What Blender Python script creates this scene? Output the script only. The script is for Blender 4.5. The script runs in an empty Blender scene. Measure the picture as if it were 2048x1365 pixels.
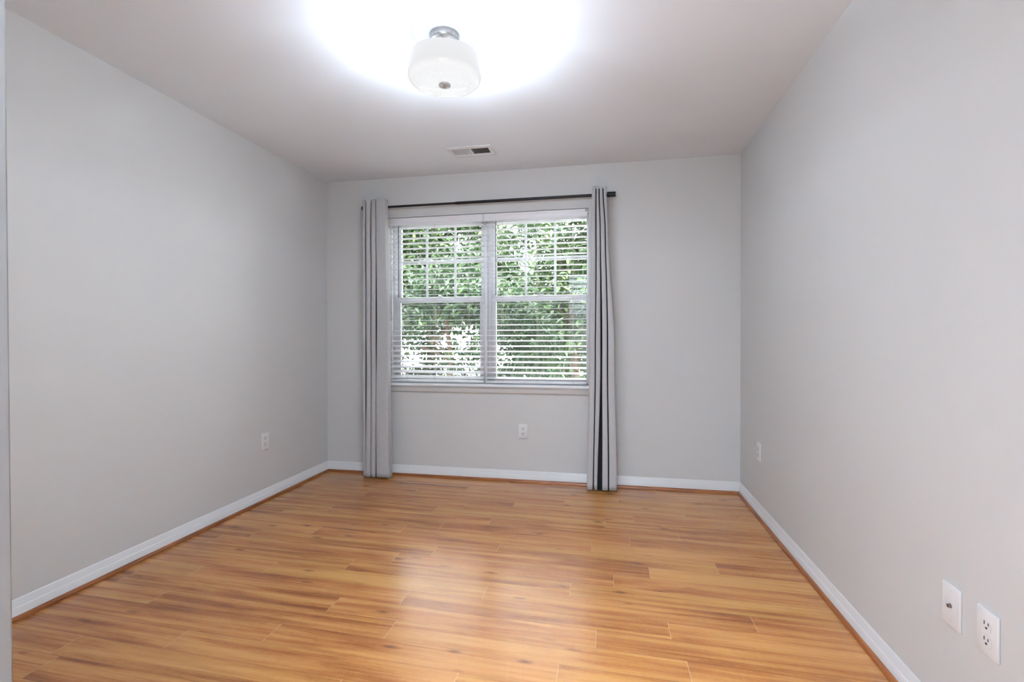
import bpy, bmesh, math, random
from mathutils import Vector, Matrix
import numpy as np

random.seed(7)
rng = np.random.default_rng(11)
scene = bpy.context.scene
COL = scene.collection

# ------------------------------------------------------------------ camera
F_PX = 982.4
cam_data = bpy.data.cameras.new('camera')
cam_data.sensor_fit = 'HORIZONTAL'
cam_data.sensor_width = 36.0
cam_data.lens = F_PX * 36.0 / 2048.0
cam_data.clip_start = 0.02
cam = bpy.data.objects.new('camera', cam_data)
COL.objects.link(cam)
YAW, PITCH, ROLL = 0.19434, -0.00886, -0.002
CAM = Vector((2.3418, -3.7835, 1.1343))
fwd = Vector((-math.sin(YAW) * math.cos(PITCH), math.cos(YAW) * math.cos(PITCH), math.sin(PITCH)))
rt = Vector((math.cos(YAW), math.sin(YAW), 0))
up = rt.cross(fwd)
r2 = rt * math.cos(ROLL) + up * math.sin(ROLL)
u2 = -rt * math.sin(ROLL) + up * math.cos(ROLL)
cam.matrix_world = Matrix(((r2.x, u2.x, -fwd.x, CAM.x), (r2.y, u2.y, -fwd.y, CAM.y), (r2.z, u2.z, -fwd.z, CAM.z), (0, 0, 0, 1)))
scene.camera = cam

# ------------------------------------------------------------------ view, sky, sun, large lights
vs = scene.view_settings
vs.view_transform = 'Standard'
vs.look = 'None'
vs.exposure = 0.02
vs.gamma = 1.0
vs.use_curve_mapping = False

SKY_HORIZON = 11.0
world = bpy.data.worlds.new('world')
scene.world = world
world.use_nodes = True
wn = world.node_tree.nodes
bgd = wn['Background']
bgd.inputs[0].default_value = (0.93, 0.96, 1.0, 1)
# overcast sky: three times brighter overhead than at the horizon
wl = world.node_tree.links
wtc = wn.new('ShaderNodeTexCoord'); wsp = wn.new('ShaderNodeSeparateXYZ')
wl.new(wtc.outputs['Generated'], wsp.inputs[0])
wmr = wn.new('ShaderNodeMapRange')
wmr.inputs[1].default_value = 0.0; wmr.inputs[2].default_value = 1.0; wmr.inputs[3].default_value = SKY_HORIZON; wmr.inputs[4].default_value = SKY_HORIZON * 3
wl.new(wsp.outputs[2], wmr.inputs[0]); wl.new(wmr.outputs[0], bgd.inputs[1])

sun_d = bpy.data.lights.new('sun', 'SUN')
sun_d.energy = 2.2
sun_d.angle = 0.03
sun_d.color = (1.0, 0.95, 0.86)
sun = bpy.data.objects.new('sun', sun_d)
COL.objects.link(sun)
sun.rotation_euler = Vector((0.45, 0.75, -0.95)).to_track_quat('-Z', 'Y').to_euler()

# added fill light in the unseen hall behind the camera: it bounces off the hall ceiling and spills in through the open doorway
hall_d = bpy.data.lights.new('hall_fill', 'AREA')
hall_d.shape = 'RECTANGLE'
hall_d.size = 0.8
hall_d.size_y = 0.8
hall_d.energy = 520
hall_d.color = (0.815, 0.945, 1.105)
hall = bpy.data.objects.new('hall_fill', hall_d)
COL.objects.link(hall)
hall.location = (1.9, -4.4, 1.70)
hall.rotation_euler = Vector((0.0, -0.22, 1.0)).to_track_quat('-Z', 'Y').to_euler()

LAMP_COL = (0.815, 0.945, 1.105)
SHADE_EMIT = 0.96
LAMP_W = 33.0        # light the glass drum spreads all round
LAMP_UP_W = 0.8      # light from its open top
LAMP_DOWN_W = 8.0   # light through its bottom

# ------------------------------------------------------------------ materials
def new_mat(name):
    m = bpy.data.materials.new(name)
    m.use_nodes = True
    nt = m.node_tree
    return m, nt, nt.nodes['Principled BSDF']

def N(nt, t, **kw):
    n = nt.nodes.new(t)
    for k, v in kw.items():
        setattr(n, k, v)
    return n

def simple(name, col, rough=0.5, spec=0.5, metal=0.0, bump=0.0, bscale=300.0, var=0.0, vscale=8.0):
    m, nt, b = new_mat(name)
    b.inputs['Base Color'].default_value = (*col, 1)
    b.inputs['Roughness'].default_value = rough
    b.inputs['Specular IOR Level'].default_value = spec
    b.inputs['Metallic'].default_value = metal
    if bump or var:
        tc = N(nt, 'ShaderNodeTexCoord')
    if bump:
        no = N(nt, 'ShaderNodeTexNoise')
        no.inputs['Scale'].default_value = bscale
        no.inputs['Detail'].default_value = 3
        nt.links.new(tc.outputs['Object'], no.inputs['Vector'])
        bp = N(nt, 'ShaderNodeBump')
        bp.inputs['Strength'].default_value = bump
        bp.inputs['Distance'].default_value = 0.002
        nt.links.new(no.outputs['Fac'], bp.inputs['Height'])
        nt.links.new(bp.outputs['Normal'], b.inputs['Normal'])
    if var:
        n2 = N(nt, 'ShaderNodeTexNoise')
        n2.inputs['Scale'].default_value = vscale
        n2.inputs['Detail'].default_value = 4
        nt.links.new(tc.outputs['Object'], n2.inputs['Vector'])
        mx = N(nt, 'ShaderNodeMix', data_type='RGBA')
        mx.inputs[6].default_value = (*[c * (1 - var) for c in col], 1)
        mx.inputs[7].default_value = (*[min(1, c * (1 + var)) for c in col], 1)
        nt.links.new(n2.outputs['Fac'], mx.inputs[0])
        nt.links.new(mx.outputs[2], b.inputs['Base Color'])
    return m

M = {}
M['wall'] = simple('wall_paint', (0.66, 0.655, 0.645), 0.55, 0.3, bump=0.10, bscale=160, var=0.012, vscale=3)
M['ceiling'] = simple('ceiling_paint', (0.875, 0.91, 0.955), 0.85, 0.15, bump=0.08, bscale=140)
M['trim'] = simple('white_trim_paint', (0.80, 0.805, 0.81), 0.32, 0.5, var=0.01)
M['jamb'] = simple('jamb_shaded', (0.16, 0.150, 0.142), 0.5, 0.3, bump=0.05)  # dark tone puts the jamb's shade into its colour
M['vinyl'] = simple('white_vinyl', (0.80, 0.80, 0.83), 0.35, 0.5, var=0.01)
M['slat'] = simple('faux_wood_slat', (0.84, 0.83, 0.85), 0.35, 0.5, var=0.01)
M['cord'] = simple('ladder_cord', (0.62, 0.58, 0.53), 0.9, 0.1, var=0.05, vscale=60)
M['wand'] = simple('tilt_wand_plastic', (0.10, 0.085, 0.065), 0.3, 0.5, var=0.05, vscale=40)
M['shade_lining'] = simple('black_shade_backing', (0.012, 0.012, 0.014), 0.95, 0.1, bump=0.1, bscale=900)  # black curtain backing that also paints the shade in the fold gaps
M['black'] = simple('black_powder_coat', (0.006, 0.006, 0.007), 0.42, 0.4, bump=0.05, bscale=700)
M['plate'] = simple('white_plate_plastic', (0.82, 0.82, 0.82), 0.30, 0.5, var=0.01)
M['recept'] = simple('receptacle_plastic', (0.78, 0.78, 0.78), 0.32, 0.5, var=0.01)
M['slot'] = simple('slot_dark', (0.02, 0.02, 0.022), 0.6, 0.3, var=0.1)
M['nickel'] = simple('brushed_nickel', (0.62, 0.60, 0.585), 0.34, 0.5, metal=1.0, bump=0.05, bscale=500)
M['steel'] = simple('satin_canopy_metal', (0.42, 0.41, 0.405), 0.4, 0.5, metal=1.0, bump=0.04, bscale=500)
M['brass'] = simple('dull_connector_metal', (0.22, 0.21, 0.20), 0.4, 0.5, metal=1.0, bump=0.05)
M['vent'] = simple('vent_white_enamel', (0.82, 0.82, 0.84), 0.4, 0.4, var=0.01)
M['duct'] = simple('duct_dark_metal', (0.03, 0.03, 0.032), 0.6, 0.3, var=0.1)
M['bark'] = simple('bark', (0.12, 0.085, 0.062), 0.9, 0.1, bump=0.6, bscale=60, var=0.35, vscale=14)
M['paving'] = simple('pale_paving', (0.52, 0.50, 0.46), 0.9, 0.1, bump=0.2, bscale=40, var=0.15, vscale=1.2)

def mat_shoe():
    m, nt, b = new_mat('shoe_moulding_wood')
    tc = N(nt, 'ShaderNodeTexCoord')
    mp = N(nt, 'ShaderNodeMapping'); mp.inputs['Scale'].default_value = (3, 3, 60)
    no = N(nt, 'ShaderNodeTexNoise'); no.inputs['Scale'].default_value = 2.0; no.inputs['Detail'].default_value = 5
    cr = N(nt, 'ShaderNodeValToRGB')
    cr.color_ramp.elements[0].position = 0.3; cr.color_ramp.elements[0].color = (0.16, 0.045, 0.010, 1)
    cr.color_ramp.elements[1].position = 0.75; cr.color_ramp.elements[1].color = (0.36, 0.115, 0.028, 1)
    nt.links.new(tc.outputs['Object'], mp.inputs['Vector']); nt.links.new(mp.outputs['Vector'], no.inputs['Vector'])
    nt.links.new(no.outputs['Fac'], cr.inputs['Fac']); nt.links.new(cr.outputs['Color'], b.inputs['Base Color'])
    b.inputs['Roughness'].default_value = 0.35
    return m
M['shoe'] = mat_shoe()

def mat_cloth():
    m, nt, b = new_mat('heathered_grey_linen')
    tc = N(nt, 'ShaderNodeTexCoord')
    outs = []
    for sc in ((60, 60, 1100), (1100, 1100, 40)):
        mp = N(nt, 'ShaderNodeMapping'); mp.inputs['Scale'].default_value = sc
        no = N(nt, 'ShaderNodeTexNoise'); no.inputs['Scale'].default_value = 1.0; no.inputs['Detail'].default_value = 3
        nt.links.new(tc.outputs['Object'], mp.inputs['Vector']); nt.links.new(mp.outputs['Vector'], no.inputs['Vector'])
        outs.append(no)
    ad = N(nt, 'ShaderNodeMath', operation='ADD')
    nt.links.new(outs[0].outputs['Fac'], ad.inputs[0]); nt.links.new(outs[1].outputs['Fac'], ad.inputs[1])
    cr = N(nt, 'ShaderNodeValToRGB')
    hv = N(nt, 'ShaderNodeMath', operation='MULTIPLY'); hv.inputs[1].default_value = 0.5
    nt.links.new(ad.outputs[0], hv.inputs[0]); nt.links.new(hv.outputs[0], cr.inputs['Fac'])
    cr.color_ramp.elements[0].position = 0.36; cr.color_ramp.elements[0].color = (0.41, 0.405, 0.405, 1)
    cr.color_ramp.elements[1].position = 0.64; cr.color_ramp.elements[1].color = (0.57, 0.565, 0.565, 1)
    nt.links.new(cr.outputs['Color'], b.inputs['Base Color'])
    b.inputs['Roughness'].default_value = 0.95
    b.inputs['Specular IOR Level'].default_value = 0.1
    b.inputs['Sheen Weight'].default_value = 0.2
    bp = N(nt, 'ShaderNodeBump'); bp.inputs['Strength'].default_value = 0.25; bp.inputs['Distance'].default_value = 0.001
    nt.links.new(ad.outputs[0], bp.inputs['Height']); nt.links.new(bp.outputs['Normal'], b.inputs['Normal'])
    return m
M['cloth'] = mat_cloth()

def mat_glass():
    m, nt, b = new_mat('window_glass')
    nt.nodes.remove(b)
    out = nt.nodes['Material Output']
    tr = N(nt, 'ShaderNodeBsdfTransparent'); tr.inputs[0].default_value = (0.96, 0.98, 0.97, 1)
    gl = N(nt, 'ShaderNodeBsdfGlossy'); gl.inputs['Roughness'].default_value = 0.0
    fr = N(nt, 'ShaderNodeFresnel'); fr.inputs['IOR'].default_value = 1.45
    mx = N(nt, 'ShaderNodeMixShader')
    nt.links.new(fr.outputs[0], mx.inputs[0]); nt.links.new(tr.outputs[0], mx.inputs[1]); nt.links.new(gl.outputs[0], mx.inputs[2])
    nt.links.new(mx.outputs[0], out.inputs['Surface'])
    return m
M['glass'] = mat_glass()

def mat_screen():
    m, nt, b = new_mat('insect_mesh')
    out = nt.nodes['Material Output']
    b.inputs['Base Color'].default_value = (0.07, 0.07, 0.073, 1)
    b.inputs['Roughness'].default_value = 0.8
    tr = N(nt, 'ShaderNodeBsdfTransparent')
    mx = N(nt, 'ShaderNodeMixShader'); mx.inputs[0].default_value = 0.24
    nt.links.new(tr.outputs[0], mx.inputs[1]); nt.links.new(b.outputs[0], mx.inputs[2])
    nt.links.new(mx.outputs[0], out.inputs['Surface'])
    return m
M['screen'] = mat_screen()

def mat_emit(name, col, strength, base=0.8):
    m, nt, b = new_mat(name)
    b.inputs['Base Color'].default_value = (base, base, base, 1)
    b.inputs['Roughness'].default_value = 0.25
    b.inputs['Emission Color'].default_value = (*col, 1)
    b.inputs['Emission Strength'].default_value = strength
    return m

def mat_shade():
    # opal glass: a thin shell that passes and spreads the light of the bulbs inside it
    m, nt, b = new_mat('opal_glass')
    nt.nodes.remove(b)
    out = nt.nodes['Material Output']
    em = N(nt, 'ShaderNodeEmission')
    em.inputs[0].default_value = (0.985, 0.985, 1.0, 1)
    # the glass glows strongest at its bottom, nearest the bulbs
    geo = N(nt, 'ShaderNodeNewGeometry'); sp = N(nt, 'ShaderNodeSeparateXYZ'); nt.links.new(geo.outputs['Position'], sp.inputs[0])
    mr = N(nt, 'ShaderNodeMapRange'); mr.interpolation_type = 'SMOOTHSTEP'
    mr.inputs[1].default_value = 2.238; mr.inputs[2].default_value = 2.268; mr.inputs[3].default_value = SHADE_EMIT; mr.inputs[4].default_value = SHADE_EMIT * .87
    nt.links.new(sp.outputs[2], mr.inputs[0]); nt.links.new(mr.outputs[0], em.inputs[1])
    gl = N(nt, 'ShaderNodeBsdfGlossy'); gl.inputs['Roughness'].default_value = 0.0
    lw = N(nt, 'ShaderNodeFresnel'); lw.inputs['IOR'].default_value = 1.4
    mx = N(nt, 'ShaderNodeMixShader')
    nt.links.new(lw.outputs[0], mx.inputs[0]); nt.links.new(em.outputs[0], mx.inputs[1]); nt.links.new(gl.outputs[0], mx.inputs[2])
    nt.links.new(mx.outputs[0], out.inputs['Surface'])
    return m
M['opal'] = mat_shade()

def mat_floor():
    m, nt, b = new_mat('laminate_planks')
    L = nt.links.new
    uv = N(nt, 'ShaderNodeUVMap'); uv.uv_map = 'plank'          # metres along / across one plank
    at = N(nt, 'ShaderNodeAttribute'); at.attribute_name = 'plank_tone'
    sep = N(nt, 'ShaderNodeSeparateColor'); L(at.outputs['Color'], sep.inputs[0])
    # offset of the print for each plank
    mul = N(nt, 'ShaderNodeVectorMath', operation='SCALE'); mul.inputs['Scale'].default_value = 37.0
    L(at.outputs['Color'], mul.inputs[0])
    add = N(nt, 'ShaderNodeVectorMath', operation='ADD'); L(uv.outputs['UV'], add.inputs[0]); L(mul.outputs[0], add.inputs[1])
    def noise(scale, sc, detail=4, rough=0.55, dist=0.0):
        mp = N(nt, 'ShaderNodeMapping'); mp.inputs['Scale'].default_value = sc
        L(add.outputs[0], mp.inputs['Vector'])
        n = N(nt, 'ShaderNodeTexNoise'); n.inputs['Scale'].default_value = scale; n.inputs['Detail'].default_value = detail
        n.inputs['Roughness'].default_value = rough; n.inputs['Distortion'].default_value = dist
        L(mp.outputs[0], n.inputs['Vector']); return n
    streak = noise(1.0, (0.9, 34, 1), 6, 0.62, 0.5)
    broad = noise(1.0, (1.4, 13, 1), 5, 0.55, 0.6)
    fine = noise(1.0, (14, 420, 1), 3, 0.6)
    ripple = noise(1.0, (55, 30, 1), 3, 0.5, 1.2)
    # streak + broad
    a1 = N(nt, 'ShaderNodeMath', operation='MULTIPLY'); a1.inputs[1].default_value = 0.55; L(streak.outputs['Fac'], a1.inputs[0])
    a2 = N(nt, 'ShaderNodeMath', operation='MULTIPLY_ADD'); a2.inputs[1].default_value = 0.55; L(broad.outputs['Fac'], a2.inputs[0]); L(a1.outputs[0], a2.inputs[2])
    a3 = N(nt, 'ShaderNodeMath', operation='MULTIPLY_ADD'); a3.inputs[1].default_value = 0.15; L(fine.outputs['Fac'], a3.inputs[0]); L(a2.outputs[0], a3.inputs[2])
    a4 = N(nt, 'ShaderNodeMath', operation='MULTIPLY_ADD'); a4.inputs[1].default_value = 0.07; L(ripple.outputs['Fac'], a4.inputs[0]); L(a3.outputs[0], a4.inputs[2])
    tone = N(nt, 'ShaderNodeMath', operation='MULTIPLY_ADD'); tone.inputs[1].default_value = 0.07; L(sep.outputs[0], tone.inputs[0]); L(a4.outputs[0], tone.inputs[2])
    cr = N(nt, 'ShaderNodeValToRGB')
    e = cr.color_ramp.elements
    e[0].position = 0.515; e[0].color = (0.200, 0.057, 0.008, 1)
    e[1].position = 0.80; e[1].color = (0.545, 0.260, 0.064, 1)
    x = e.new(0.605); x.color = (0.320, 0.114, 0.019, 1)
    x = e.new(0.68); x.color = (0.435, 0.179, 0.035, 1)
    L(tone.outputs[0], cr.inputs['Fac'])
    # hue drift between planks (pinker / yellower prints)
    hs = N(nt, 'ShaderNodeHueSaturation'); L(cr.outputs['Color'], hs.inputs['Color'])
    hm = N(nt, 'ShaderNodeMapRange'); hm.inputs[3].default_value = 0.494; hm.inputs[4].default_value = 0.501; L(sep.outputs[1], hm.inputs[0]); L(hm.outputs[0], hs.inputs['Hue'])
    hs.inputs['Saturation'].default_value = 0.98
    # knots: sparse flattened cells
    mp = N(nt, 'ShaderNodeMapping'); mp.inputs['Scale'].default_value = (4.2, 13.0, 1); L(add.outputs[0], mp.inputs['Vector'])
    vo = N(nt, 'ShaderNodeTexVoronoi'); vo.inputs['Scale'].default_value = 1.0; L(mp.outputs[0], vo.inputs['Vector'])
    wob = noise(1.0, (30, 60, 1), 2, 0.5)
    d = N(nt, 'ShaderNodeMath', operation='MULTIPLY_ADD'); d.inputs[1].default_value = 0.12; L(wob.outputs['Fac'], d.inputs[0]); L(vo.outputs['Distance'], d.inputs[2])
    km = N(nt, 'ShaderNodeMapRange'); km.inputs[1].default_value = 0.10; km.inputs[2].default_value = 0.24; km.inputs[3].default_value = 1.0; km.inputs[4].default_value = 0.0
    L(d.outputs[0], km.inputs[0])
    vs_ = N(nt, 'ShaderNodeSeparateColor'); L(vo.outputs['Color'], vs_.inputs[0])
    gt = N(nt, 'ShaderNodeMath', operation='GREATER_THAN'); gt.inputs[1].default_value = 0.52; L(vs_.outputs[0], gt.inputs[0])
    kk = N(nt, 'ShaderNodeMath', operation='MULTIPLY'); L(km.outputs[0], kk.inputs[0]); L(gt.outputs[0], kk.inputs[1])
    k8 = N(nt, 'ShaderNodeMath', operation='MULTIPLY'); k8.inputs[1].default_value = 0.9; L(kk.outputs[0], k8.inputs[0])
    mk = N(nt, 'ShaderNodeMix', data_type='RGBA'); mk.inputs[7].default_value = (0.12, 0.036, 0.008, 1)
    L(k8.outputs[0], mk.inputs[0]); L(hs.outputs['Color'], mk.inputs[6])
    # seams: dark thin line on the long sides, pale line on the short ends
    suv = N(nt, 'ShaderNodeSeparateXYZ'); uv2 = N(nt, 'ShaderNodeUVMap'); uv2.uv_map = 'edge'
    L(uv2.outputs['UV'], suv.inputs[0])
    lt = N(nt, 'ShaderNodeMath', operation='LESS_THAN'); lt.inputs[1].default_value = 0.0011; L(suv.outputs[1], lt.inputs[0])
    le = N(nt, 'ShaderNodeMath', operation='LESS_THAN'); le.inputs[1].default_value = 0.0010; L(suv.outputs[0], le.inputs[0])
    lt5 = N(nt, 'ShaderNodeMath', operation='MULTIPLY'); lt5.inputs[1].default_value = 0.55; L(lt.outputs[0], lt5.inputs[0])
    le5 = N(nt, 'ShaderNodeMath', operation='MULTIPLY'); le5.inputs[1].default_value = 0.5; L(le.outputs[0], le5.inputs[0])
    m1 = N(nt, 'ShaderNodeMix', data_type='RGBA'); m1.inputs[7].default_value = (0.13, 0.055, 0.02, 1); L(lt5.outputs[0], m1.inputs[0]); L(mk.outputs[2], m1.inputs[6])
    m2 = N(nt, 'ShaderNodeMix', data_type='RGBA'); m2.inputs[7].default_value = (0.72, 0.50, 0.27, 1); L(le5.outputs[0], m2.inputs[0]); L(m1.outputs[2], m2.inputs[6])
    L(m2.outputs[2], b.inputs['Base Color'])
    b.inputs['Roughness'].default_value = 0.25
    b.inputs['Specular IOR Level'].default_value = 0.68
    bp = N(nt, 'ShaderNodeBump'); bp.inputs['Strength'].default_value = 0.10; bp.inputs['Distance'].default_value = 0.001
    L(fine.outputs['Fac'], bp.inputs['Height']); L(bp.outputs['Normal'], b.inputs['Normal'])
    return m
M['floor'] = mat_floor()

def mat_leaf(name, c0, c1, c2):
    m, nt, b = new_mat(name)
    at = N(nt, 'ShaderNodeAttribute'); at.attribute_name = 'leaf_tone'
    sep = N(nt, 'ShaderNodeSeparateColor'); nt.links.new(at.outputs['Color'], sep.inputs[0])
    cr = N(nt, 'ShaderNodeValToRGB')
    e = cr.color_ramp.elements
    e[0].position = 0.0; e[0].color = (*c0, 1)
    e[1].position = 1.0; e[1].color = (*c2, 1)
    x = e.new(0.6); x.color = (*c1, 1)
    nt.links.new(sep.outputs[0], cr.inputs['Fac'])
    nt.links.new(cr.outputs['Color'], b.inputs['Base Color'])
    b.inputs['Roughness'].default_value = 0.40
    b.inputs['Specular IOR Level'].default_value = 0.32
    out = nt.nodes['Material Output']
    tl = N(nt, 'ShaderNodeBsdfTranslucent'); nt.links.new(cr.outputs['Color'], tl.inputs[0])
    mx = N(nt, 'ShaderNodeMixShader'); mx.inputs[0].default_value = 0.28
    nt.links.new(b.outputs[0], mx.inputs[1]); nt.links.new(tl.outputs[0], mx.inputs[2])
    nt.links.new(mx.outputs[0], out.inputs['Surface'])
    return m
M['leaf_deep'] = mat_leaf('deep_green_leaves', (0.010, 0.021, 0.010), (0.031, 0.062, 0.026), (0.105, 0.158, 0.066))
M['leaf_mid'] = mat_leaf('mid_green_leaves', (0.014, 0.030, 0.012), (0.042, 0.078, 0.027), (0.13, 0.18, 0.06))

# ------------------------------------------------------------------ mesh helpers
class MB:
    def __init__(s):
        s.bm = bmesh.new()
    def box(s, x0, x1, y0, y1, z0, z1, bevel=0.0, seg=2):
        vs_ = [s.bm.verts.new(p) for p in ((x0, y0, z0), (x1, y0, z0), (x1, y1, z0), (x0, y1, z0), (x0, y0, z1), (x1, y0, z1), (x1, y1, z1), (x0, y1, z1))]
        fs = [s.bm.faces.new([vs_[i] for i in f]) for f in ((0, 3, 2, 1), (4, 5, 6, 7), (0, 1, 5, 4), (1, 2, 6, 5), (2, 3, 7, 6), (3, 0, 4, 7))]
        if bevel:
            es = list({e for f in fs for e in f.edges})
            bmesh.ops.bevel(s.bm, geom=es, offset=bevel, segments=seg, profile=0.5, affect='EDGES')
        return s
    def extrude_profile(s, pts, a, b):
        """closed 2-D profile swept between two frames a, b: functions (u, v) -> point"""
        v0 = [s.bm.verts.new(a(*p)) for p in pts]
        v1 = [s.bm.verts.new(b(*p)) for p in pts]
        n = len(pts)
        for i in range(n):
            s.bm.faces.new((v0[i], v0[(i + 1) % n], v1[(i + 1) % n], v1[i]))
        s.bm.faces.new(v0[::-1]); s.bm.faces.new(v1)
        return s
    def lathe(s, prof, c=(0, 0), n=64, cap0=False, cap1=False):
        rings = []
        for r, z in prof:
            if r < 1e-6:
                rings.append([s.bm.verts.new((c[0], c[1], z))])
            else:
                rings.append([s.bm.verts.new((c[0] + r * math.cos(2 * math.pi * i / n), c[1] + r * math.sin(2 * math.pi * i / n), z)) for i in range(n)])
        for a, b in zip(rings, rings[1:]):
            for i in range(n):
                j = (i + 1) % n
                if len(a) == 1 and len(b) == 1: continue
                if len(a) == 1: s.bm.faces.new((a[0], b[j], b[i]))
                elif len(b) == 1: s.bm.faces.new((a[i], a[j], b[0]))
                else: s.bm.faces.new((a[i], a[j], b[j], b[i]))
        if cap0 and len(rings[0]) > 1: s.bm.faces.new(rings[0][::-1])
        if cap1 and len(rings[-1]) > 1: s.bm.faces.new(rings[-1])
        return s
    def tube(s, pts, rad, n=12, caps=True):
        pts = [Vector(p) for p in pts]
        if not hasattr(rad, '__len__'): rad = [rad] * len(pts)
        rings = []
        ref = None
        for i, p in enumerate(pts):
            t = (pts[min(i + 1, len(pts) - 1)] - pts[max(i - 1, 0)]).normalized()
            if ref is None:
                ref = Vector((0, 0, 1)) if abs(t.z) < 0.9 else Vector((1, 0, 0))
            sx = t.cross(ref).normalized(); sy = t.cross(sx).normalized(); ref = -sy if (-sy).dot(ref) > 0 else sy
            rings.append([s.bm.verts.new(p + rad[i] * (math.cos(2 * math.pi * k / n) * sx + math.sin(2 * math.pi * k / n) * sy)) for k in range(n)])
        for a, b in zip(rings, rings[1:]):
            for k in range(n):
                s.bm.faces.new((a[k], a[(k + 1) % n], b[(k + 1) % n], b[k]))
        if caps:
            s.bm.faces.new(rings[0][::-1]); s.bm.faces.new(rings[-1])
        return s
    def build(s, name, mat, parent=None, smooth=False, matrix=None):
        bmesh.ops.recalc_face_normals(s.bm, faces=s.bm.faces)
        if parent is not None and matrix is None:
            bmesh.ops.translate(s.bm, verts=s.bm.verts, vec=-world_loc(parent))
        me = bpy.data.meshes.new(name)
        s.bm.to_mesh(me); s.bm.free()
        me.materials.append(mat)
        if smooth:
            for p in me.polygons: p.use_smooth = True
            me.set_sharp_from_angle(angle=math.radians(38))
        o = bpy.data.objects.new(name, me)
        COL.objects.link(o)
        if parent is not None: o.parent = parent
        return o

LOC = {}
def world_loc(o):
    v = Vector((0, 0, 0))
    while o is not None:
        v += o.location; o = o.parent
    return v

def thing(name, label, cat, loc, group=None, rotz=0.0):
    o = bpy.data.objects.new(name, None)
    COL.objects.link(o)
    o.empty_display_size = 0.05
    o.location = loc
    o.rotation_euler = (0, 0, rotz)
    o['label'] = label; o['category'] = cat
    if group: o['group'] = group
    return o

def tag(o, label, cat, group=None):
    o['label'] = label; o['category'] = cat
    if group: o['group'] = group
    return o

def struct(o, label=None, cat=None):
    o['kind'] = 'structure'
    if label: o['label'] = label
    if cat: o['category'] = cat
    return o

# ------------------------------------------------------------------ the room shell
W, H = 3.272, 2.44
YN0, YN1 = -3.515, -3.3955           # near wall (the doorway wall)
DX0, DX1 = 1.7474, 2.68              # doorway
YH = -5.2                            # end of the hallway behind the camera
OX0, OX1, OZ0, OZ1 = 0.553, 2.192, 0.735, 2.113   # window opening in the back wall
TH = 0.16

def build_floor():
    bm = bmesh.new()
    uvp = bm.loops.layers.uv.new('plank'); uve = bm.loops.layers.uv.new('edge')
    colr = bm.loops.layers.color.new('plank_tone')
    PW, PL, SL = 0.1155, 1.0985, 0.030
    phase = {-1: .706, 0: .374, 1: .098, 2: .412, 3: 1.074, 4: .747, 5: .378, -2: 1.075, -3: .1675, -4: .337, -5: .662,
             -6: .055, -7: .260, -8: .533, -9: .125, -10: .297, -11: .615, -12: .95, -13: .21, -14: .78, -15: .48}
    rr = random.Random(5)
    X0, X1, Y0, Y1 = 0.0, W, YH, 0.0
    for k in range(-18, 34):
        yc = -1.79 - PW * k
        ph = phase.get(k, rr.random() * PL)
        x = ph - 2 * PL
        while x < X1 + PL:
            t = (rr.random(), rr.random(), rr.random(), 1)
            xa, xb = max(x, X0 - 0.02), min(x + PL, X1 + 0.02)
            if xb > xa:
                # split each plank so its edge distances interpolate cleanly
                us = [xa, min(max(xa, x + 0.02), xb), max(min(xb, x + PL - 0.02), xa), xb]
                us = sorted(set(round(q, 6) for q in us))
                ys = [yc - PW / 2, yc, yc + PW / 2]
                for ua, ub in zip(us, us[1:]):
                    for va, vb in zip(ys, ys[1:]):
                        c = []
                        for (px, py) in ((ua, va), (ub, va), (ub, vb), (ua, vb)):
                            c.append((px, py - SL * (px - 1.6), px, py))
                        if min(q[1] for q in c) > Y1 + 0.02 or max(q[1] for q in c) < Y0 - 0.1: continue
                        f = bm.faces.new([bm.verts.new((q[0], q[1], 0.0)) for q in c])
                        for lp, q in zip(f.loops, c):
                            lp[uvp].uv = (q[2] - x, q[3] - yc)
                            ed = min(abs(q[2] - x), abs(x + PL - q[2]))
                            lp[uve].uv = (ed if ed < 0.3 else 0.3, PW / 2 - abs(q[3] - yc))
                            lp[colr] = t
            x += PL
    bmesh.ops.remove_doubles(bm, verts=bm.verts, dist=1e-5)
    # slab below
    bottom = [bm.verts.new(p) for p in ((X0 - .02, Y0 - .1, -.03), (X1 + .02, Y0 - .1, -.03), (X1 + .02, Y1 + .06, -.03), (X0 - .02, Y1 + .06, -.03))]
    bm.faces.new(bottom[::-1])
    me = bpy.data.meshes.new('floor'); bm.to_mesh(me); bm.free()
    me.materials.append(M['floor'])
    o = bpy.data.objects.new('floor', me); COL.objects.link(o)
    return struct(o)
build_floor()

VX0, VX1, VY0, VY1 = 1.262, 1.528, -0.492, -0.384     # duct opening of the ceiling vent
b = MB()
b.box(-.12, VX0, YH - .1, .16, H, H + .1).box(VX1, W + .12, YH - .1, .16, H, H + .1).box(VX0, VX1, YH - .1, VY0, H, H + .1).box(VX0, VX1, VY1, .16, H, H + .1)
struct(b.build('ceiling', M['ceiling']))

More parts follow.
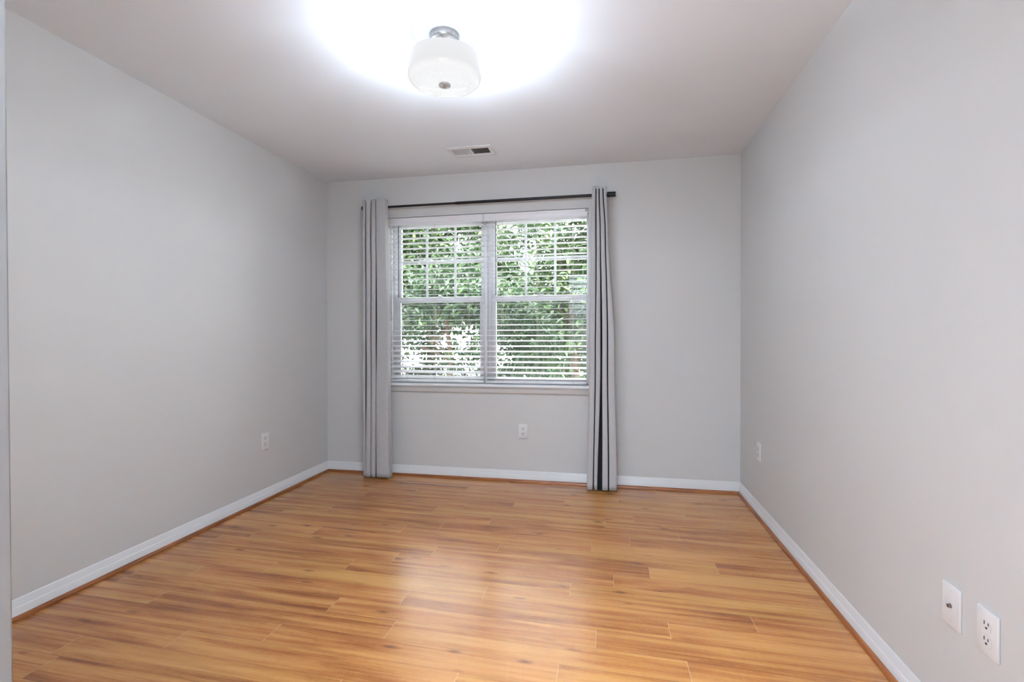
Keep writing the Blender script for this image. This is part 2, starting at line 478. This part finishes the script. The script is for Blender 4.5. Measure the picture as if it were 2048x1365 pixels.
struct(MB().box(-.12, 0, YH - .1, TH, -.03, H).build('wall_left', M['wall']))
struct(MB().box(W, W + .12, YH - .1, TH, -.03, H).build('wall_right', M['wall']))
b = MB()
ox = 0.085                        # the outer layer is cut wider, around the window frames
b.box(0, OX0, 0, ox, -.03, H).box(OX1, W, 0, ox, -.03, H).box(OX0, OX1, 0, ox, -.03, OZ0).box(OX0, OX1, 0, ox, OZ1, H)
b.box(0, .54, ox, TH, -.03, H).box(2.25, W, ox, TH, -.03, H).box(.54, 2.25, ox, TH, -.03, .72).box(.54, 2.25, ox, TH, 2.13, H)
struct(b.build('wall_back', M['wall']))
b = MB()
b.box(0, DX0 - .012, YN0, YN1, -.0, H).box(DX1 + .012, W, YN0, YN1, -.0, H, 0.004, 3).box(DX0 - .013, DX1 + .013, YN0, YN1, 2.072, H)
struct(b.build('wall_front', M['wall']))
# jambs of the camera's doorway; their shade is put into a dark colour
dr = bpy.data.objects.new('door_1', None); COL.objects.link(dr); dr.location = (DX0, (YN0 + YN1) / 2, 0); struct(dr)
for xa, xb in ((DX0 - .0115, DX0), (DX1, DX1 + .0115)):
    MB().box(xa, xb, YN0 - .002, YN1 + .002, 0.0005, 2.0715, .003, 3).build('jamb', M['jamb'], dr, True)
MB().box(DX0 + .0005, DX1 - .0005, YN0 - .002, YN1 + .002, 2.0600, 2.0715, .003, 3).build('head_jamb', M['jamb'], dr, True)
struct(MB().box(-.12, W + .12, YH - .1, YH, -.03, H).build('wall_hall', M['wall']))

# baseboards with a stepped top, wood shoe moulding at their foot
BP = [(0, 0), (.0130, 0), (.0130, .050), (.0120, .0515), (.0105, .0525), (.0038, .0775), (.0028, .0810), (.0012, .083), (0, .083)]
SP = [(0, 0), (.0265, 0), (.0262, .005), (.0245, .010), (.0215, .0140), (.0175, .0165), (.0125, .0175), (0, .0175)]
def run(prof, side, a0, a1):
    m = MB()
    # mitre: the run is shortened by the profile depth at each inner corner
    if side == 'left':
        m.extrude_profile(prof, lambda u, v: (u, a0 + 0, v), lambda u, v: (u, a1 - u, v))
    elif side == 'right':
        m.extrude_profile(prof, lambda u, v: (W - u, a0, v), lambda u, v: (W - u, a1 - u, v))
    elif side == 'back':
        m.extrude_profile(prof, lambda u, v: (a0 + u, -u, v), lambda u, v: (a1 - u, -u, v))
    elif side == 'front':
        m.extrude_profile(prof, lambda u, v: (a0, YN1 + u, v), lambda u, v: (a1, YN1 + u, v))
    return m
for side, a0, a1 in (('left', YN1, 0), ('right', YN1, 0), ('back', 0, W)):
    struct(run(BP, side, a0, a1).build('baseboard_' + side, M['trim'], smooth=True))
for i, (side, a0, a1) in enumerate((('left', YN1, 0), ('right', YN1, 0), ('back', 0, W))):
    struct(run(SP, side, a0, a1).build('trim_%d' % (i + 1), M['shoe'], smooth=True))

# window stool and apron
st = MB()
prof = [(-.034, .7385), (-.034, .7525), (-.031, .757), (-.026, .7585), (.085, .7585), (.085, .7365), (-.030, .7365)]
st.extrude_profile(prof, lambda u, v: (OX0, u, v), lambda u, v: (OX1, u, v))
# horns that run past the opening
st.box(OX0 - .05, OX0 + .0005, -.034, 0, .7365, .7585, .003).box(OX1 - .0005, OX1 + .05, -.034, 0, .7365, .7585, .003)
struct(st.build('trim_4', M['trim'], smooth=True))
ap = MB()
prof = [(0, .7365), (-.015, .7365), (-.015, .700), (-.012, .694), (-.010, .688), (-.005, .684), (0, .684)]
ap.extrude_profile(prof, lambda u, v: (OX0 - .03, u, v), lambda u, v: (OX1 + .03, u, v))
struct(ap.build('trim_5', M['wall'], smooth=True))

# ------------------------------------------------------------------ the twin double-hung window
def sash(m, x0, x1, z0, z1, y0, y1, stile, top, bot):
    m.box(x0, x0 + stile, y0, y1, z0, z1, .003).box(x1 - stile, x1, y0, y1, z0, z1, .003)
    m.box(x0 + stile - .001, x1 - stile + .001, y0 + .0005, y1 - .0005, z1 - top, z1, .003)
    m.box(x0 + stile - .001, x1 - stile + .001, y0 + .0005, y1 - .0005, z0, z0 + bot, .003)

def window(idx, x0, x1, munt):
    w = bpy.data.objects.new('window_%d' % idx, None); COL.objects.link(w)
    w.location = (x0, .09, .74); w.empty_display_size = .05
    struct(w)
    f = MB()
    zt, zb, fw = 2.125, .725, .026
    f.box(x0, x0 + fw, .0865, .158, zb, zt, .002).box(x1 - fw, x1, .0865, .158, zb, zt, .002)
    f.box(x0 + fw, x1 - fw, .0865, .158, zt - fw, zt, .002).box(x0 + fw, x1 - fw, .0865, .158, zb, zb + .032, .002)
    f.build('window_frame', M['vinyl'], w, True)
    a, c = x0 + fw + .0005, x1 - fw - .0005
    u_ = MB(); sash(u_, a, c, 1.425, zt - fw, .126, .152, .036, .036, .042)
    us = u_.build('upper_sash', M['vinyl'], w, True)
    g = MB(); gz0, gz1 = 1.467, zt - fw - .036
    for mx in munt:
        g.box(mx - .010, mx + .010, .130, .138, gz0 - .001, gz1 + .001, .002)
    g.box(a + .035, c - .035, .1305, .1375, 1.758, 1.776, .002)
    g.build('muntin_grid', M['vinyl'], us, True)
    MB().box(a + .034, c - .034, .1395, .1425, gz0 - .002, gz1 + .002).build('upper_pane', M['glass'], us)
    l_ = MB(); sash(l_, a, c, .758, 1.461, .094, .120, .040, .042, .048)
    ls = l_.build('lower_sash', M['vinyl'], w, True)
    MB().box(a + .038, c - .038, .1055, .1085, .804, 1.421).build('lower_pane', M['glass'], ls)
    # sash lock on the meeting rail
    k = MB(); xm = (a + c) / 2
    k.box(xm - .025, xm + .025, .098, .117, 1.461, 1.468, .002).box(xm - .008, xm + .022, .092, .108, 1.468, 1.474, .002)
    k.build('sash_lock', M['vinyl'], ls, True)
    MB().box(a + .004, c - .004, .1535, .1545, .757, 1.43).build('insect_screen', M['screen'], w)
    return w
window(1, .556, 1.379, (.845, 1.092))
window(2, 1.381, 2.236, (1.686, 1.923))

# ------------------------------------------------------------------ blinds
def blind(x0, x1, cords, wand_x, tilt, label, seed, clip=False):
    rr = random.Random(seed)
    t = thing('window_blind', label, 'blind', (x0, .03, 2.107), 'white slatted blinds in the window')
    v = MB()
    prof = [(-.006, 2.046), (-.010, 2.050), (-.010, 2.060), (-.0075, 2.063), (-.0075, 2.094), (-.010, 2.098), (-.010, 2.104), (-.006, 2.107), (-.001, 2.107), (-.001, 2.046)]
    v.extrude_profile(prof, lambda a, z: (x0, a, z), lambda a, z: (x1, a, z))
    v.box(x0, x0 + .006, -.001, .012, 2.048, 2.106).box(x1 - .006, x1, -.001, .012, 2.048, 2.106)
    v.build('valance', M['slat'], t, True)
    MB().box(x0 + .008, x1 - .008, .006, .058, 2.058, 2.104, .002).build('headrail', M['slat'], t, True)
    s = MB()
    zt, zb, n = 2.028, .806, 30
    YC, HW, TK = .032, .0252, .0013
    xs0, xs1 = x0 + .012, x1 - .006
    for i in range(n):
        z = zt + (zb - zt) * i / (n - 1)
        a = math.radians(tilt(z) + rr.uniform(-.5, .5))
        prof = []
        for q in range(7):
            u = -1 + 2 * q / 6
            prof.append((u * HW, .0010 * (1 - u * u) + TK))
        for q in range(6, -1, -1):
            u = -1 + 2 * q / 6
            prof.append((u * HW, .0010 * (1 - u * u) - TK))
        ca, sa = math.cos(a), math.sin(a)
        tl = rr.uniform(-.0012, .0012)
        fr = lambda X, dz: (lambda u, w_: (X, YC + u * ca - w_ * sa, z + dz + u * sa + w_ * ca))
        s.extrude_profile(prof, fr(xs0, tl), fr(xs1, -tl))
    s.build('slats', M['slat'], t, True)
    br = MB()
    a = math.radians(tilt(.79))
    br.box(xs0, xs1, YC - .025, YC + .025, .766, .784, .004)
    br.build('bottom_rail', M['slat'], t, True)
    for cx in cords:
        c = MB()
        for y in (YC - .0275, YC + .0275):
            c.tube([(cx, y, 2.06), (cx, y, 1.4), (cx, y, .768)], .0008, 6)
        c.tube([(cx + .012, YC - .0275, 2.06), (cx + .012, YC - .0275, .768)], .0008, 6)
        c.build('ladder_cord', M['cord'], t)
    w = MB()
    w.tube([(wand_x, -.0025, 2.05), (wand_x, -.004, 2.03), (wand_x, -.004, 1.50), (wand_x, -.004, 1.46)], [.002, .0035, .0035, .0045], 8)
    w.build('tilt_wand', M['wand'], t, True)
    if clip:
        MB().box(x1 - .0125, x1 - .0055, -.0115, -.0070, 2.082, 2.1055, .001).build('valance_clip', M['wand'], t)
    return t
def interp(tab):
    def f(z):
        for (z0, a0), (z1, a1) in zip(tab, tab[1:]):
            if z >= z1: return a0 + (a1 - a0) * (z - z0) / (z1 - z0)
        return tab[-1][1]
    return f
# positive: room edge lower
tl_left = interp([(2.05, -5), (1.6, -2), (1.49, 2), (1.45, 4), (1.40, 4.0), (1.25, 2.0), (1.18, 6), (1.0, 15), (.80, 23)])
tl_right = interp([(2.05, -3), (1.6, -1), (1.49, 2), (1.45, 3.8), (1.38, 3.7), (1.28, 2.8), (1.22, 8), (1.0, 11), (.80, 13)])
blind(.5605, 1.3695, (.712, .950, 1.232), .652, tl_left, 'white slatted blind in the left half of the window', 3)
blind(1.3725, 2.1815, (1.515, 1.79, 2.067), 1.470, tl_right, 'white slatted blind in the right half of the window', 4, True)

# ------------------------------------------------------------------ curtain rod
RY, RZ = -.052, 2.191
rod = thing('curtain_rod', 'black telescoping curtain rod above the window', 'curtain rod', (1.38, -.02, RZ))
MB().tube([(.385, RY, RZ), (1.17, RY, RZ)], .0085, 20).build('inner_tube', M['black'], rod, True)
MB().tube([(1.155, RY, RZ), (2.36, RY, RZ)], .0110, 20).build('outer_tube', M['black'], rod, True)
for xa, xb in ((.357, .405), (2.330, 2.393)):
    m = MB()
    lo, hi = (xa, xb)
    m.tube([(lo, RY, RZ), (lo + .002, RY, RZ), (hi - .002, RY, RZ), (hi, RY, RZ)], [.0165, .0192, .0192, .0165], 28)
    m.build('finial', M['black'], rod, True)
for bx in (.47, 2.285):
    m = MB()
    m.box(bx - .012, bx + .012, -.004, -.0005, RZ - .045, RZ + .03, .001)
    m.box(bx - .006, bx + .006, RY - .011, -.003, RZ - .024, RZ - .014, .001)
    m.box(bx - .006, bx + .006, RY - .0145, RY - .0115, RZ - .024, RZ, .001)
    m.build('bracket', M['black'], rod, True)

# ------------------------------------------------------------------ curtains
def curtain(name, label, keys, ztop, zbot, seed):
    """keys: list of (z, [(x_left, x_right, y_front), ...]) fold fronts; deep valleys lie between fronts"""
    rr = random.Random(seed)
    NZ = 60
    per = 9
    bm = bmesh.new()
    rows = []
    nf = len(keys[0][1])
    yback = -.073
    shade_lining = []
    ph = [rr.uniform(0, 6.28) for _ in range(nf)]
    for iz in range(NZ + 1):
        t = iz / NZ
        z = ztop + (zbot - ztop) * t
        for (za, fa), (zb_, fb) in zip(keys, keys[1:]):
            if z >= zb_ - 1e-6:
                q = 0 if za == zb_ else (za - z) / (za - zb_)
                q = q * q * (3 - 2 * q)
                fs = [tuple(p + (r - p) * q for p, r in zip(A, B)) for A, B in zip(fa, fb)]
                break
        pts = []
        shade_lining.append((z - (.002 if iz == NZ else 0) - (.012 if iz == 0 else 0), fs[0][0] + .006, fs[-1][1] - .006, max(f[2] for f in fs) + .013))
        # left selvedge
        f0 = fs[0]
        pts.append((f0[0] + .012, yback + .006))
        for i, (xl, xr, yf) in enumerate(fs):
            if i < nf - 1: xr -= .0038
            if i > 0: xl += .001
            wv = .0015 * math.sin(z * 5.0 + ph[i])
            yf = yf + .004 * math.sin(z * 3.1 + ph[i] * 2)
            w = xr - xl
            rad = min(.008, w * .3)
            if i == 0:
                pts.append((xl + .003, yback - .008))
            pts += [(xl + wv, yf + .040), (xl + wv, yf + rad + .006)]
            for q in range(5):      # left front corner
                b_ = math.pi / 2 * q / 4
                pts.append((xl + wv + rad - rad * math.cos(b_), yf + rad - rad * math.sin(b_)))
            for q in (.25, .5, .75):
                pts.append((xl + wv + rad + (w - 2 * rad) * q, yf - .0022 * math.sin(math.pi * q)))
            for q in range(5):      # right front corner
                b_ = math.pi / 2 * q / 4
                pts.append((xr + wv - rad + rad * math.sin(b_), yf + rad - rad * math.cos(b_)))
            pts += [(xr + wv, yf + rad + .006), (xr + wv, yf + .040)]
            if i < nf - 1:
                nx = fs[i + 1][0] + .001
                g = (xr + nx) / 2
                pts += [(xr + (g - xr) * .3 + wv, yback - .012), (g, yback), (nx - (nx - g) * .3, yback - .012)]
            else:
                pts += [(xr - .003, yback - .008), (xr - .012, yback + .006)]
        hem = 0.0
        rows.append([bm.verts.new((x, y, z + (.0015 * math.sin(x * 90) if iz in (0,) else 0) + (0.004 * math.sin(x * 37) if iz == 0 else 0))) for x, y in pts])
    for a, b_ in zip(rows, rows[1:]):
        for i in range(len(a) - 1):
            bm.faces.new((a[i], a[i + 1], b_[i + 1], b_[i]))
    bmesh.ops.recalc_face_normals(bm, faces=bm.faces)
    me = bpy.data.meshes.new(name); bm.to_mesh(me); bm.free()
    me.materials.append(M['cloth'])
    for p in me.polygons: p.use_smooth = True
    o = bpy.data.objects.new(name, me); COL.objects.link(o)
    so = o.modifiers.new('thickness', 'SOLIDIFY'); so.thickness = .0018; so.offset = 0
    tag(o, label, 'curtain')
    lb = bmesh.new(); lr = []  # black sheet close behind the fold fronts, put in as shade for their gaps
    for z, xa, xb, y in shade_lining:
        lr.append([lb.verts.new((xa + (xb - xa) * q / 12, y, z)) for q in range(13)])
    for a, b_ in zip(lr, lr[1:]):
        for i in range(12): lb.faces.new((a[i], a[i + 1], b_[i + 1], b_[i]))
    lme = bpy.data.meshes.new('shade_lining'); lb.to_mesh(lme); lb.free(); lme.materials.append(M['shade_lining'])
    lo = bpy.data.objects.new('shade_lining', lme); COL.objects.link(lo); lo.parent = o
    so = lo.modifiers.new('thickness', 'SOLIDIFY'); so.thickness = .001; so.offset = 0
    lo['label'] = 'black backing sheet that also paints the shade between the folds'
    return o
Yf = -.146
left_keys = [
    (2.233, [(.407, .432, Yf), (.436, .476, Yf + .004), (.480, .518, Yf + .006), (.522, .597, Yf)]),
    (1.9, [(.404, .428, Yf), (.433, .472, Yf), (.476, .517, Yf), (.523, .603, Yf - .002)]),
    (1.0, [(.404, .427, Yf), (.432, .472, Yf), (.476, .516, Yf), (.522, .617, Yf - .002)]),
    (.012, [(.399, .421, Yf), (.426, .470, Yf - .004), (.474, .512, Yf - .006), (.516, .626, Yf - .004)]),
]
curtain('curtain', 'grey linen curtain bunched at the left side of the window', left_keys, 2.233, .012, 1)
right_keys = [
    (2.230, [(2.224, 2.252, Yf), (2.256, 2.274, Yf + .004), (2.278, 2.302, Yf + .012), (2.306, 2.328, Yf)]),
    (1.9, [(2.217, 2.250, Yf), (2.254, 2.281, Yf), (2.285, 2.318, Yf + .004), (2.322, 2.337, Yf)]),
    (1.0, [(2.206, 2.247, Yf), (2.251, 2.287, Yf), (2.297, 2.334, Yf), (2.339, 2.384, Yf)]),
    (.012, [(2.186, 2.230, Yf - .006), (2.234, 2.263, Yf - .008), (2.294, 2.338, Yf - .010), (2.343, 2.398, Yf - .006)]),
]
curtain('curtain', 'grey linen curtain bunched at the right side of the window', right_keys, 2.230, .012, 2)

# ------------------------------------------------------------------ outlets (built facing -Y around the origin, z up)
def local_part(m, name, mat, parent, smooth=True):
    return m.build(name, mat, parent, smooth, matrix=True)

def plate_mesh():
    m = MB()
    pw, ph = .0352, .0572
    # pillowed plate: outer rim thin, face 6 mm proud
    m.box(-pw, pw, -.0062, 0, -ph, ph, .0018, 3)
    return m
def make_outlet(label):
    t = thing('wall_outlet', label, 'outlet', (0, 0, 0), 'white duplex outlets low on the walls')
    local_part(plate_mesh(), 'cover_plate', M['plate'], t)
    for s in (1, -1):
        zc = s * .0195
        m = MB()
        # receptacle face: circle cut flat at top and bottom
        pts = []
        for i in range(40):
            a = 2 * math.pi * i / 40
            pts.append((.0172 * math.cos(a), max(-.0142, min(.0142, .0172 * math.sin(a)))))
        m.extrude_profile(pts, lambda u, v: (u, -.0058, zc + v), lambda u, v: (u, -.0074, zc + v))
        f = local_part(m, 'receptacle', M['recept'], t)
        k = MB()
        k.box(-.0078, -.0052, -.0079, -.0072, zc - .0005, zc + .0085)
        k.box(.0052, .0076, -.0079, -.0072, zc + .0005, zc + .0080)
        hp = [(.0030 * math.cos(math.pi * i / 8), -.0030 * math.sin(math.pi * i / 8)) for i in range(9)] + [(-.0030, .0022), (.0030, .0022)]
        k.extrude_profile(hp, lambda u, v: (u, -.0072, zc - .0072 + v), lambda u, v: (u, -.0079, zc - .0072 + v))
        sl = local_part(k, 'slots', M['slot'], f, False)
    sc = MB().tube([(0, -.0048, 0), (0, -.0062, 0), (0, -.0068, 0)], [.0032, .0032, .0022], 16)
    local_part(sc, 'screw', M['recept'], t)
    return t
def copy_tree(o, parent=None):
    c = o.copy(); COL.objects.link(c)
    if parent is not None: c.parent = parent
    for ch in list(o.children):
        copy_tree(ch, c)
    return c
base_outlet = make_outlet('white duplex outlet on the back wall below the window')
spots = [((1.684, 0, .394), 0.0, 'white duplex outlet on the back wall below the window'),
         ((0.0, -.779, .413), math.pi / 2, 'white duplex outlet on the left wall'),
         ((W, -.455, .405), -math.pi / 2, 'small far white outlet on the right wall close to the back corner'),
         ((W, -2.361, .393), -math.pi / 2, 'large near white duplex outlet at the lower right, nearest the camera')]
for i, (loc, rz, lab) in enumerate(spots):
    o = base_outlet if i == 0 else copy_tree(base_outlet)
    o.location = loc; o.rotation_euler = (0, 0, rz); o['label'] = lab

cp = thing('cable_plate', 'white wall plate with a dark cable connector, right wall beside the near outlet', 'wall plate', (W, -2.229, .390), None, -math.pi / 2)
local_part(plate_mesh(), 'cover_plate', M['plate'], cp)
m = MB().tube([(0, -.0050, 0), (0, -.0075, 0)], .0065, 6)
m.tube([(0, -.0070, 0), (0, -.0100, 0), (0, -.0135, 0), (0, -.0140, 0)], [.0046, .0047, .0047, .0036], 16)
local_part(m, 'coaxial_connector', M['brass'], cp)
for s in (1, -1):
    local_part(MB().tube([(0, -.0050, s * .0415), (0, -.0062, s * .0415), (0, -.0068, s * .0415)], [.0032, .0032, .0022], 14), 'screw', M['recept'], cp)

# ------------------------------------------------------------------ ceiling vent
vt = thing('ceiling_vent', 'white metal ceiling vent with two banks of louvers', 'vent', (1.395, -.438, H))
m = MB()
fx0, fx1, fy0, fy1 = 1.236, 1.554, -.535, -.345
fz = H - .006
m.box(fx0, fx1, fy0, VY0 + .002, fz, H - .0003, .0025, 2).box(fx0, fx1, VY1 - .002, fy1, fz, H - .0003, .0025, 2)
m.box(fx0, VX0 + .002, VY0 + .002, VY1 - .002, fz, H - .0003, .0015, 1).box(VX1 - .002, fx1, VY0 + .002, VY1 - .002, fz, H - .0003, .0015, 1)
m.box(1.391, 1.403, VY0, VY1, fz, H - .0003)
m.build('frame', M['vent'], vt, True)
for k, (xa, xb, lean) in enumerate(((VX0 + .002, 1.391, 1), (1.403, VX1 - .002, -1))):
    n = 11
    lv = MB()
    for i in range(n + 1):
        x = xa + (xb - xa) * i / n
        # a thin blade leaning left or right, 12 mm deep
        d = .0085 * lean
        prof = [(x - .0009, H - .0055), (x + .0009, H - .0055), (x + .0009 + d, H + .008), (x - .0009 + d, H + .008)]
        lv.extrude_profile(prof, lambda u, v: (u, VY0 + .0022, v), lambda u, v: (u, VY1 - .0022, v))
    lv.build('louvers', M['vent'], vt)
d = MB()
z0, z1 = H + .0008, H + .095
d.box(VX0 + .0003, VX0 + .002, VY0 + .0003, VY1 - .0003, z0, z1).box(VX1 - .002, VX1 - .0003, VY0 + .0003, VY1 - .0003, z0, z1)
d.box(VX0 + .0003, VX1 - .0003, VY0 + .0003, VY0 + .002, z0, z1).box(VX0 + .0003, VX1 - .0003, VY1 - .002, VY1 - .0003, z0, z1)
d.box(VX0 + .0003, VX1 - .0003, VY0 + .0003, VY1 - .0003, z1, z1 + .002)
d.build('duct', M['duct'], vt)
for x in (1.249, 1.541):
    MB().lathe([(0, H - .0082), (.003, H - .0078), (.004, H - .0060)], (x, -.438), 16).build('screw', M['vent'], vt, True)

# ------------------------------------------------------------------ ceiling light
LX, LY = 1.645, -1.742
lt = thing('ceiling_light', 'semi-flush ceiling light with a white opal glass drum shade', 'ceiling light', (LX, LY, H))
c = (LX, LY)
MB().lathe([(0, H - .030), (.052, H - .030), (.060, H - .028), (.0635, H - .022), (.0635, H - .0005), (0, H - .0005)], c, 64).build('canopy', M['steel'], lt, True)
MB().lathe([(.0065, H - .030), (.0065, 2.222)], c, 20, True, True).build('stem', M['nickel'], lt, True)
for a in (0.6, 3.74):
    MB().lathe([(0, H - .040), (.0035, H - .039), (.0045, H - .036), (.0030, H - .030)], (LX + .045 * math.cos(a + .95), LY + .045 * math.sin(a + .95)), 16).build('canopy_screw', M['nickel'], lt, True)
# glass drum: outer wall, rounded foot, slightly domed bottom; open at the top
R = .158
outer = [(R - .004, 2.338), (R, 2.334), (R, 2.262)]
for i in range(1, 9):
    a = math.pi / 2 * i / 8
    outer.append((R - .026 + .026 * math.cos(a), 2.262 - .026 * math.sin(a)))
outer += [(.10, 2.2325), (.05, 2.2295), (.008, 2.229)]
inner = [(.008, 2.2325), (.05, 2.233), (.10, 2.236)]
for i in range(8, -1, -1):
    a = math.pi / 2 * i / 8
    inner.append((R - .026 + .0225 * math.cos(a), 2.262 - .0225 * math.sin(a)))
inner += [(R - .0035, 2.334), (R - .004, 2.338)]
MB().lathe(outer + inner, c, 96).build('shade', M['opal'], lt, True)
MB().lathe([(0, 2.214), (.010, 2.2145), (.0115, 2.2175), (.0125, 2.2185), (.0245, 2.2195), (.0262, 2.2225), (.0255, 2.2275), (.022, 2.229), (0, 2.229)], c, 48).build('finial', M['nickel'], lt, True)
MB().lathe([(0, 2.2105), (.0055, 2.2112), (.0075, 2.2135), (.0065, 2.2165), (0, 2.217)], c, 24).build('finial_knob', M['nickel'], lt, True)
# its light: from the open top, spread round the drum and out of its bottom
for i in range(6):
    a = 2 * math.pi * (i + .5) / 6
    d_ = bpy.data.lights.new('lamp_light', 'POINT'); d_.energy = LAMP_UP_W / 6; d_.shadow_soft_size = 0.0; d_.color = LAMP_COL
    o = bpy.data.objects.new('lamp_light', d_); COL.objects.link(o); o.location = (LX + .11 * math.cos(a), LY + .11 * math.sin(a), 2.325)
for i in range(10):
    a = 2 * math.pi * i / 10
    d_ = bpy.data.lights.new('lamp_light', 'POINT'); d_.energy = LAMP_W / 10; d_.shadow_soft_size = 0.0; d_.color = LAMP_COL
    o = bpy.data.objects.new('lamp_light', d_); COL.objects.link(o); o.location = (LX + .167 * math.cos(a), LY + .167 * math.sin(a), 2.243)
for i in range(6):
    a = 2 * math.pi * i / 6
    d_ = bpy.data.lights.new('lamp_light', 'SPOT'); d_.energy = LAMP_DOWN_W / 6; d_.shadow_soft_size = 0.0; d_.spot_size = math.radians(160); d_.spot_blend = 1.0; d_.color = LAMP_COL
    o = bpy.data.objects.new('lamp_light', d_); COL.objects.link(o); o.location = (LX + .11 * math.cos(a), LY + .11 * math.sin(a), 2.224)

# ------------------------------------------------------------------ outdoors
struct(MB().box(-30, 34, TH + .01, 60, -.65, -.45).build('ground', M['paving']))

def leaf_mesh(name, mat, parent, centres, size, droop=0.3):
    """thousands of folded leaves, 8 vertices each, around the given twig points"""
    n = len(centres)
    base = np.array([[0, 0, 0], [.30, .17, .05], [.30, 0, 0], [.30, -.17, .05], [.66, .15, .03], [.66, 0, -.02], [.66, -.15, .03], [1, 0, -.10]], float)
    faces = [(0, 2, 1), (0, 3, 2), (1, 2, 5, 4), (2, 3, 6, 5), (4, 5, 7), (5, 6, 7)]
    V = np.zeros((n, 8, 3))
    yaw = rng.uniform(0, 2 * np.pi, n); pit = rng.normal(-droop, .45, n); rol = rng.normal(0, .6, n)
    sc = size * rng.uniform(.65, 1.3, n)
    for i in range(n):
        cy, sy = np.cos(yaw[i]), np.sin(yaw[i]); cp_, sp = np.cos(pit[i]), np.sin(pit[i]); cr, sr = np.cos(rol[i]), np.sin(rol[i])
        Rx = np.array([[1, 0, 0], [0, cr, -sr], [0, sr, cr]])
        Ry = np.array([[cp_, 0, -sp], [0, 1, 0], [sp, 0, cp_]])
        Rz = np.array([[cy, -sy, 0], [sy, cy, 0], [0, 0, 1]])
        V[i] = (base * sc[i]) @ (Rz @ Ry @ Rx).T + centres[i]
    me = bpy.data.meshes.new(name)
    fl = [tuple(q + 8 * i for q in f) for i in range(n) for f in faces]
    off = np.array(world_loc(parent))
    me.from_pydata((V.reshape(-1, 3) - off).tolist(), [], fl)
    ca = me.color_attributes.new('leaf_tone', 'FLOAT_COLOR', 'POINT')
    tone = np.repeat(np.clip(rng.beta(1.6, 2.0, n), 0, 1), 8)
    buf = np.ones((n * 8, 4), np.float32); buf[:, 0] = tone; buf[:, 1] = tone; buf[:, 2] = tone
    ca.data.foreach_set('color', buf.ravel())
    me.materials.append(mat)
    o = bpy.data.objects.new(name, me); COL.objects.link(o); o.parent = parent
    o['kind'] = 'stuff'
    return o

def clumps(nclump, per, ctr, rad, spread, hole=None):
    P = []
    ctr = np.array(ctr); rad = np.array(rad)
    while len(P) < nclump:
        q = rng.uniform(-1, 1, 3)
        r = np.linalg.norm(q)
        if r > 1 or r < .25: continue
        c_ = ctr + q * rad
        if hole is not None and hole(c_): continue
        P.append(c_)
    P = np.array(P)
    out = np.repeat(P, per, 0) + rng.normal(0, spread, (nclump * per, 3))
    return P, out

def tree(label, cat, name, base, trunk_pts, trunk_r, ctr, rad, nclump, per, size, mat, spread=.16, nbranch=9, hole=None):
    t = thing(name, label, cat, base)
    m = MB(); m.tube(trunk_pts, [trunk_r * (1 - .5 * i / (len(trunk_pts) - 1)) for i in range(len(trunk_pts))], 12)
    m.build('trunk', M['bark'], t, True)
    P, L_ = clumps(nclump, per, ctr, rad, spread, hole)
    # branches reach from the trunk to some of the leaf clumps
    tp = [Vector(p) for p in trunk_pts]
    pick = rng.choice(len(P), min(nbranch, len(P)), replace=False)
    for i in pick:
        e = Vector(P[i]); s0 = min(tp[1:], key=lambda q: abs(q.z - (e.z - .5)))
        mid = s0.lerp(e, .5) + Vector((random.uniform(-.1, .1), random.uniform(-.1, .1), -.08))
        MB().tube([s0, s0.lerp(mid, .5) + Vector((0, 0, .02)), mid, e], [trunk_r * .42, trunk_r * .36, trunk_r * .26, trunk_r * .12], 8).build('branch', M['bark'], t, True)
    leaf_mesh('foliage', mat, t, L_, size)
    return t

GZ = -.45
tree('dense dark green shrub close outside the window', 'shrub', 'garden_shrub', (.15, 2.7, GZ),
     [(.15, 2.7, GZ), (.12, 2.72, .2), (.2, 2.75, .8), (.1, 2.8, 1.4)], .05, (.25, 2.75, .95), (1.6, .65, 1.35), 150, 90, .105, M['leaf_deep'], spread=.12,
     hole=lambda c: (-.85 < c[0] < .55 and .62 < c[2] < 1.2 and rng.random() < .68) or (.72 < c[0] < 1.12 and .8 < c[2] < 1.2))
tree('leafy tree with a brown trunk outside the right half of the window', 'tree', 'garden_tree', (1.78, 4.7, GZ),
     [(1.78, 4.7, GZ), (1.76, 4.7, .5), (1.72, 4.72, 1.3), (1.6, 4.75, 2.1), (1.5, 4.8, 2.7)], .10, (1.55, 4.8, 2.05), (1.35, .8, 1.75), 150, 90, .13, M['leaf_mid'], spread=.14, nbranch=14,
     hole=lambda c: math.hypot(c[0] - .72, (c[2] - 2.3) * .8) < .33)
tree('tall pale green tree standing behind the shrub at the left', 'tree', 'garden_tree', (-1.8, 7.2, GZ),
     [(-1.8, 7.2, GZ), (-1.75, 7.2, 1.0), (-1.7, 7.2, 2.2), (-1.6, 7.2, 3.2)], .12, (-1.75, 7.2, 2.1), (2.35, .7, 2.35), 240, 80, .19, M['leaf_mid'], spread=.16, nbranch=12,
     hole=lambda c: c[2] < 1.55 or math.hypot(c[0] + 1.05, c[2] - 2.4) < .40)
tree('wide dark hedge at the far end outside the window', 'hedge', 'garden_hedge', (4.2, 10.4, GZ),
     [(4.2, 10.4, GZ), (4.2, 10.4, .4), (4.3, 10.45, 1.0)], .08, (4.2, 10.4, 1.2), (4.7, .9, 2.0), 250, 60, .30, M['leaf_deep'], spread=.22, nbranch=6)
